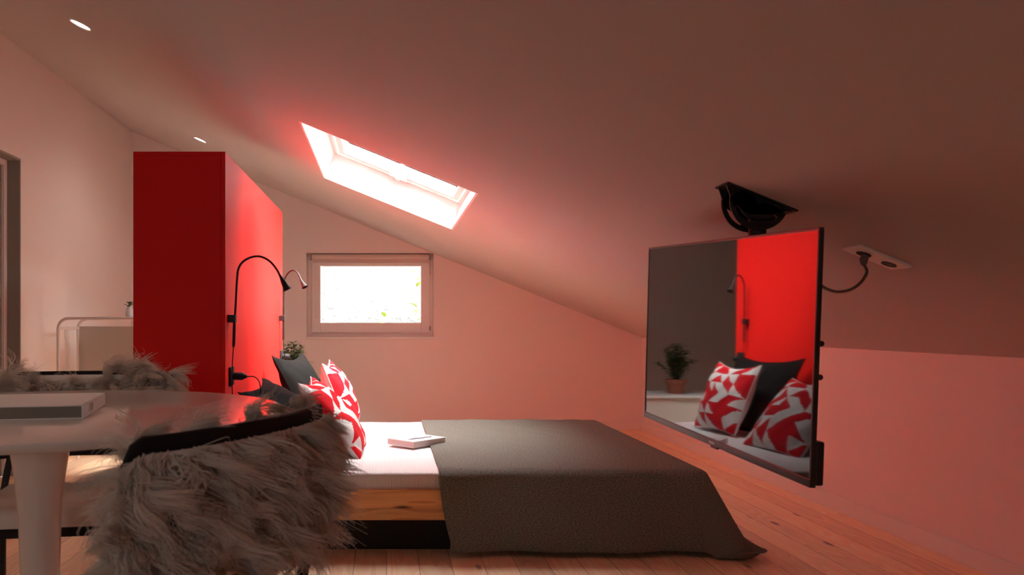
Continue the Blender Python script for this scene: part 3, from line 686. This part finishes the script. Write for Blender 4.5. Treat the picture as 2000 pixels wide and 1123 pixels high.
    V = V.reshape(-1, 3); base = (np.arange(n)*(S_+1)*3)[:, None, None]; kk = (np.arange(S_)*3)[None, :, None]; jj = np.arange(3)[None, None, :]; j2 = (jj+1) % 3
    Fq = np.stack([base+kk+jj, base+kk+j2, base+kk+3+j2, base+kk+3+jj], -1).reshape(-1, 4).astype(np.int32)
    me = bpy.data.meshes.new('fleece'); me.vertices.add(len(V)); me.vertices.foreach_set('co', V.astype(np.float32).ravel())
    me.loops.add(Fq.size); me.loops.foreach_set('vertex_index', Fq.ravel()); me.polygons.add(len(Fq)); me.polygons.foreach_set('loop_start', np.arange(0, Fq.size, 4, dtype=np.int32))
    me.update(calc_edges=True); me.shade_smooth(); me.materials.append(M['wool']); return me
def build_sheepskin(far=False):
    t = thing('sheepskin', '', 'sheepskin', (0, 0, 0), local=True, group='sheepskins over the chairs')
    rows = []; zb = .61 if far else .56
    zs = [.50+.03*k for k in range(9)]+[.764]
    prof = [(z, .0135) for z in zs]
    mb = MB()
    def sheet(off, top):
        r_ = []
        for k in range(11):
            z = zb+(top-zb)*k/10; r_.append([shell_pt(-1.0+2*j/30, (ZR-z)/.40*.55, off) for j in range(31)])
        return r_
    mb.grid(sheet(.0145, .772)); mb.grid(sheet(-.0125, .783))
    for sx in (-1, 1):                                   # the strip that wraps the side edge
        r_ = []
        for k in range(11):
            z = zb+(.735-zb)*k/10; s = (ZR-z)/.40*.55
            a_, b_ = shell_pt(sx, s, .0145), shell_pt(sx, s, -.0125); m_ = (a_+b_)/2+Vector((sx*.016, .004, 0)); r_.append([a_, m_, b_])
        mb.grid(r_)
    hide = obj('hide', mb, M['pelt'], t, smooth=180)
    me = fur_mesh(15000 if far else 22000, 9 if far else 5, far); o = bpy.data.objects.new('fleece', me); C.objects.link(o); o.parent = t
    o['kind'] = 'stuff'
    return t
def dup(root, loc, rz, label):
    r = root.copy(); C.objects.link(r); r.location = loc; r.rotation_euler = (0, 0, rz); r['label'] = label
    for ch in list(root.children):
        c = ch.copy(); C.objects.link(c); c.parent = r
    return r
ch1 = build_chair(); sk1 = build_sheepskin()
fd = Vector((-.913, .408)); rz1 = math.atan2(fd.y, fd.x)-PI/2; p1 = (-.249+.22*fd.x, 1.33+.22*fd.y, 0)
rz2 = math.atan2(-.98, .15)-PI/2; p2 = (-.985+.27*.15, 2.63-.27*.98, 0)
dup(ch1, p2, rz2, 'black shell chair on the far side of the round table by the red cabinet')
sk2 = build_sheepskin(True); sk2.location = p2; sk2.rotation_euler = (0, 0, rz2); sk2['label'] = 'shaggy white sheepskin over the chair beyond the round table'
for o, lb in ((ch1, 'black shell chair with a curved rim in front of the bed'), (sk1, 'big shaggy white sheepskin over the chair in front of the bed')):
    o.location = p1; o.rotation_euler = (0, 0, rz1); o['label'] = lb

# ------------------------------------------------------------------ television on its ceiling mount
TV = Matrix.Translation((.9795, 2.3855, .8939)) @ (Matrix.Rotation(.060, 4, 'Z') @ Matrix.Rotation(.007, 4, 'Y') @ Matrix.Rotation(.0492, 4, 'X'))
tw, th = 1.0298/2, .6181/2                                # local y along the width, z up, -x towards the bed
tv = thing('television', 'large flat black television hanging from the ceiling at the foot of the bed', 'television', (.9795, 2.3855, .585))
bz = .007; bb = .020
obj('housing', MB().box(.006, .0145, -tw+.001, tw-.001, -th+.004, th-.002, TV).box(.013, .034, -tw+.001, tw-.001, -th+.004, -th+.11, TV).box(.013, .05, -tw+.10, tw-.10, -th+.03, -th+.30, TV), M['tvblack'], tv, bevel=.005)
obj('bezel', MB().box(0, .012, -tw, tw, th-bz, th, TV).box(0, .012, -tw, -tw+bz, -th+bb, th-bz, TV).box(0, .012, tw-bz, tw, -th+bb, th-bz, TV).box(-.001, .014, -tw, tw, -th, -th+bb, TV), M['tvgrey'], tv, bevel=.0015)
obj('screen', MB().box(.002, .006, -tw+bz, tw-bz, -th+bb, th-bz, TV), M['screen'], tv)
obj('logo', MB().box(-.002, -.001, -.035, .0, -th+.006, -th+.013, TV), M['logo'], tv)
obj('sensor', MB().box(0, .010, -.045, -.005, -th-.006, -th, TV), M['tvblack'], tv, bevel=.002)
for zz in (.035, -.045): obj('port_button', MB().lathe([(0, 0), (.007, 0), (.007, .006), (0, .006)], n=12, T=TV @ Matrix.Translation((.018, -tw+.004, zz)) @ Matrix.Rotation(R(-90), 4, 'X')), M['tvblack'], tv)
mo = thing('television_mount', 'black swivelling ceiling mount with curved slotted arms above the television', 'mount', (1.08, 2.32, ceil_z(1.08)))
mc = ptc(1.079, 2.315); TM = Matrix.Translation(mc) @ TC
obj('ceiling_plate', MB().box(-.110, .108, -.045, .045, -.005, -.0005, TM), M['black'], mo, bevel=.001)
def arm(y):
    mb = MB(); cx, cz_ = 1.075, ceil_z(1.075)-.012
    outer, hole = [], []
    T = Matrix.Translation((cx, y, cz_)) @ Matrix(((1,0,0,0),(0,0,1,0),(0,1,0,0),(0,0,0,1)))
    # slotted quadrant: an outer ring, a solid middle and a web joining it to the plate
    A0, A1 = R(182), R(338)
    def ringseg(r0, r1, a0, a1, n=24):
        mb.prism([(r1*math.cos(a0+(a1-a0)*k/n), r1*math.sin(a0+(a1-a0)*k/n)) for k in range(n+1)]+[(r0*math.cos(a1-(a1-a0)*k/n), r0*math.sin(a1-(a1-a0)*k/n)) for k in range(n+1)], .004, T)
    ringseg(.072, .086, R(172), R(332)); ringseg(.0, .060, R(150), R(338))
    ringseg(.055, .074, R(160), R(192)); ringseg(.055, .074, R(246), R(296)); ringseg(.055, .074, R(318), R(334))
    mb.prism([(-.095, .045), (-.09, .030), (-.076, -.012), (-.03, -.04), (.035, -.04), (.072, -.034), (.100, -.032), (.097, -.028)], .004, T)
    return mb
obj('swivel_arm', arm(2.287), M['black'], mo); obj('swivel_arm', arm(2.343), M['black'], mo)
obj('pivot_bolt', MB().tube([(1.075, 2.28, ceil_z(1.075)-.012), (1.075, 2.352, ceil_z(1.075)-.012)], .012, 16), M['black'], mo, smooth=50)
obj('drop_pole', MB().tube([(1.082, 2.317, ceil_z(1.075)-.03), (1.082, 2.317, .80)], .0245, 24), M['black'], mo, smooth=50)
obj('pole_bracket', MB().box(1.045, 1.10, 2.317-.06, 2.317+.06, .80, .98), M['black'], mo, bevel=.003)
bm_ = MB()
for yy in (-.15, .15): bm_.box(.062, .074, yy-.06-.018, yy-.06+.018, -.14, .20, TV)
bm_.box(.064, .078, -.24, .12, -.02, .06, TV)
obj('screen_bracket', bm_, M['black'], mo, bevel=.002)
# ceiling socket and television lead
cs = ptc(1.478, 2.39); TS2 = Matrix.Translation(cs) @ TC
so = thing('ceiling_socket', 'white double socket plate on the sloping ceiling beside the television', 'socket', cs)
obj('plate', MB().box(-.084, .084, -.047, .047, -.010, 0, TS2), M['white'], so, bevel=.003)
for k, nm in ((-.04, 'socket'), (.042, 'socket')):
    obj(nm, MB().lathe([(0, .0), (.021, .0), (.021, -.002), (.018, -.002), (.017, .004), (0, .004)], n=28, T=TS2 @ Matrix.Translation((k, 0, -.0105))), M['socket_hole'], so, smooth=40)
ld_ = thing('television_lead', 'grey cable looping from behind the television up to the ceiling socket', 'cable', cs)
pq = cs+TC @ Vector((-.034, 0, -.013))
obj('plug', MB().tube([pq, pq+Vector((-.005, 0, -.012)), pq+Vector((-.006, -.003, -.024)), pq+Vector((-.006, -.005, -.030))], [.011, .0115, .009, .0055], 16), M['cable'], ld_, smooth=50)
pe = pq+Vector((-.006, -.005, -.028))
obj('cord', MB().tube(arc3([pe, at(1693, 532, 2.36), at(1680, 553, 2.32), at(1660, 566, 2.28), at(1635, 570, 2.22), at(1612, 563, 2.15), at(1594, 551, 2.10), at(1580, 541, 2.08), (1.10, 2.07, 1.02), (1.055, 2.09, 1.00)]), .0043, 10), M['cable'], ld_, smooth=60)

# ------------------------------------------------------------------ plant on a low white bench beyond the bed
bn = thing('low_bench', 'low white bench with rounded edges between the bed and the gable wall', 'bench', (-.85, 5.98, 0))
obj('bench_top', MB().box(-1.5, -.36, 5.74, 6.22, .412, .435), M['white'], bn, bevel=.010, seg=3)
obj('bench_body', MB().box(-1.47, -.39, 5.76, 6.20, 0, .412), M['white'], bn, bevel=.006)
pc = Vector((-.715, 5.95, .435))
pl = thing('potted_plant', 'small bushy green plant in a terracotta pot by the red cabinet', 'plant', pc)
obj('pot', MB().lathe([(.052, 0), (.056, .004), (.072, .078), (.079, .080), (.082, .110), (.075, .111), (.070, .092), (.0, .092)], pc, 40), M['terra'], pl, smooth=40)
obj('soil', MB().lathe([(.0, .091), (.070, .093), (.070, .095), (0, .099)], pc, 24), M['soil'], pl, smooth=60)
stems = MB(); lv = MB(); rr = random.Random(3)
for k in range(30):
    a = k*2.4+rr.uniform(-.3, .3); sp_ = rr.uniform(.02, .145); hh = rr.uniform(.13, .285)-.4*max(0, sp_-.08)
    b = pc+Vector((.012*math.cos(a), .012*math.sin(a), .097)); e = pc+Vector((sp_*math.cos(a), sp_*math.sin(a), .1+hh))
    m1 = b.lerp(e, .5)+Vector((0, 0, .02)); pts = arc3([b, m1, e], 5); stems.tube(pts, [.0028-.0018*i/(len(pts)-1) for i in range(len(pts))], 6)
    for i in range(2, len(pts)):
        for j in range(3):
            q = rr.uniform(0, 6.28); dv = Vector((math.cos(q), math.sin(q), rr.uniform(-.1, .8)))
            leaf(lv, pts[i]+Vector((0, 0, rr.uniform(-.01, .01))), dv, (0, 0, 1), rr.uniform(.032, .055), rr.uniform(.009, .013))
obj('branches', stems, M['twig'], pl, smooth=60); obj('foliage', lv, M['leaf'], pl, smooth=180, solid=.0005)

# ------------------------------------------------------------------ white tubular trolley beside the left wall
tr = thing('trolley', 'white tubular metal trolley with a grey end panel behind the red cabinet', 'trolley', (-1.75, 5.6, 0))
def loop(y, x0, x1, zt_, r=.05):
    pts = [(x0, y, .0), (x0, y, zt_-r)]
    for k in range(1, 7): q = PI/2*k/6; pts.append((x0+r-r*math.cos(q), y, zt_-r+r*math.sin(q)))
    pts.append((x1-r, y, zt_))
    for k in range(1, 7): q = PI/2*k/6; pts.append((x1-r+r*math.sin(q), y, zt_-r+r*math.cos(q)))
    pts.append((x1, y, 0)); return pts
ty0, ty1 = 5.28, 5.62
obj('tube_frame', MB().tube(loop(ty0, -2.185, -1.10, .988, .07), .0105, 14), M['tube'], tr, smooth=60)
obj('tube_frame', MB().tube(loop(ty1, -2.185, -1.10, .988, .07), .0105, 14), M['tube'], tr, smooth=60)
obj('cross_rail', MB().tube([(-2.185, ty0, .922), (-2.185, ty1, .922)], .009, 10), M['tube'], tr, smooth=60)
obj('cross_rail', MB().tube([(-1.10, ty0, .922), (-1.10, ty1, .922)], .009, 10), M['tube'], tr, smooth=60)
obj('end_panel', MB().box(-2.172, -1.113, ty1-.006, ty1+.006, .30, .934), M['panelg'], tr, bevel=.002)
obj('top_tray', MB().box(-1.86, -1.12, ty0, ty1, .982, .989), M['tube'], tr, bevel=.002)
vs = thing('vase', 'small pale vase holding a dark sprig on the trolley beside the red cabinet', 'vase', (-1.755, 5.42, .989))
obj('vase_body', MB().lathe([(.018, 0), (.024, .004), (.030, .03), (.026, .06), (.014, .075), (.016, .085), (.012, .085), (.011, .07), (0, .065)], (-1.755, 5.42, .989), 28), M['glassy'], vs, smooth=60)
mb = MB(); rr = random.Random(5)
for k in range(16):
    q = k*2.4; leaf(mb, (-1.755+.004*math.cos(q), 5.42+.004*math.sin(q), 1.065+rr.uniform(0, .025)), (math.cos(q), math.sin(q), rr.uniform(.2, .9)), (0, 0, 1), rr.uniform(.028, .045), .011)
obj('sprig', mb, M['leaf'], vs, smooth=180, solid=.0006)
for o in list(bpy.data.objects):
    if 'local' in o: del o['local']
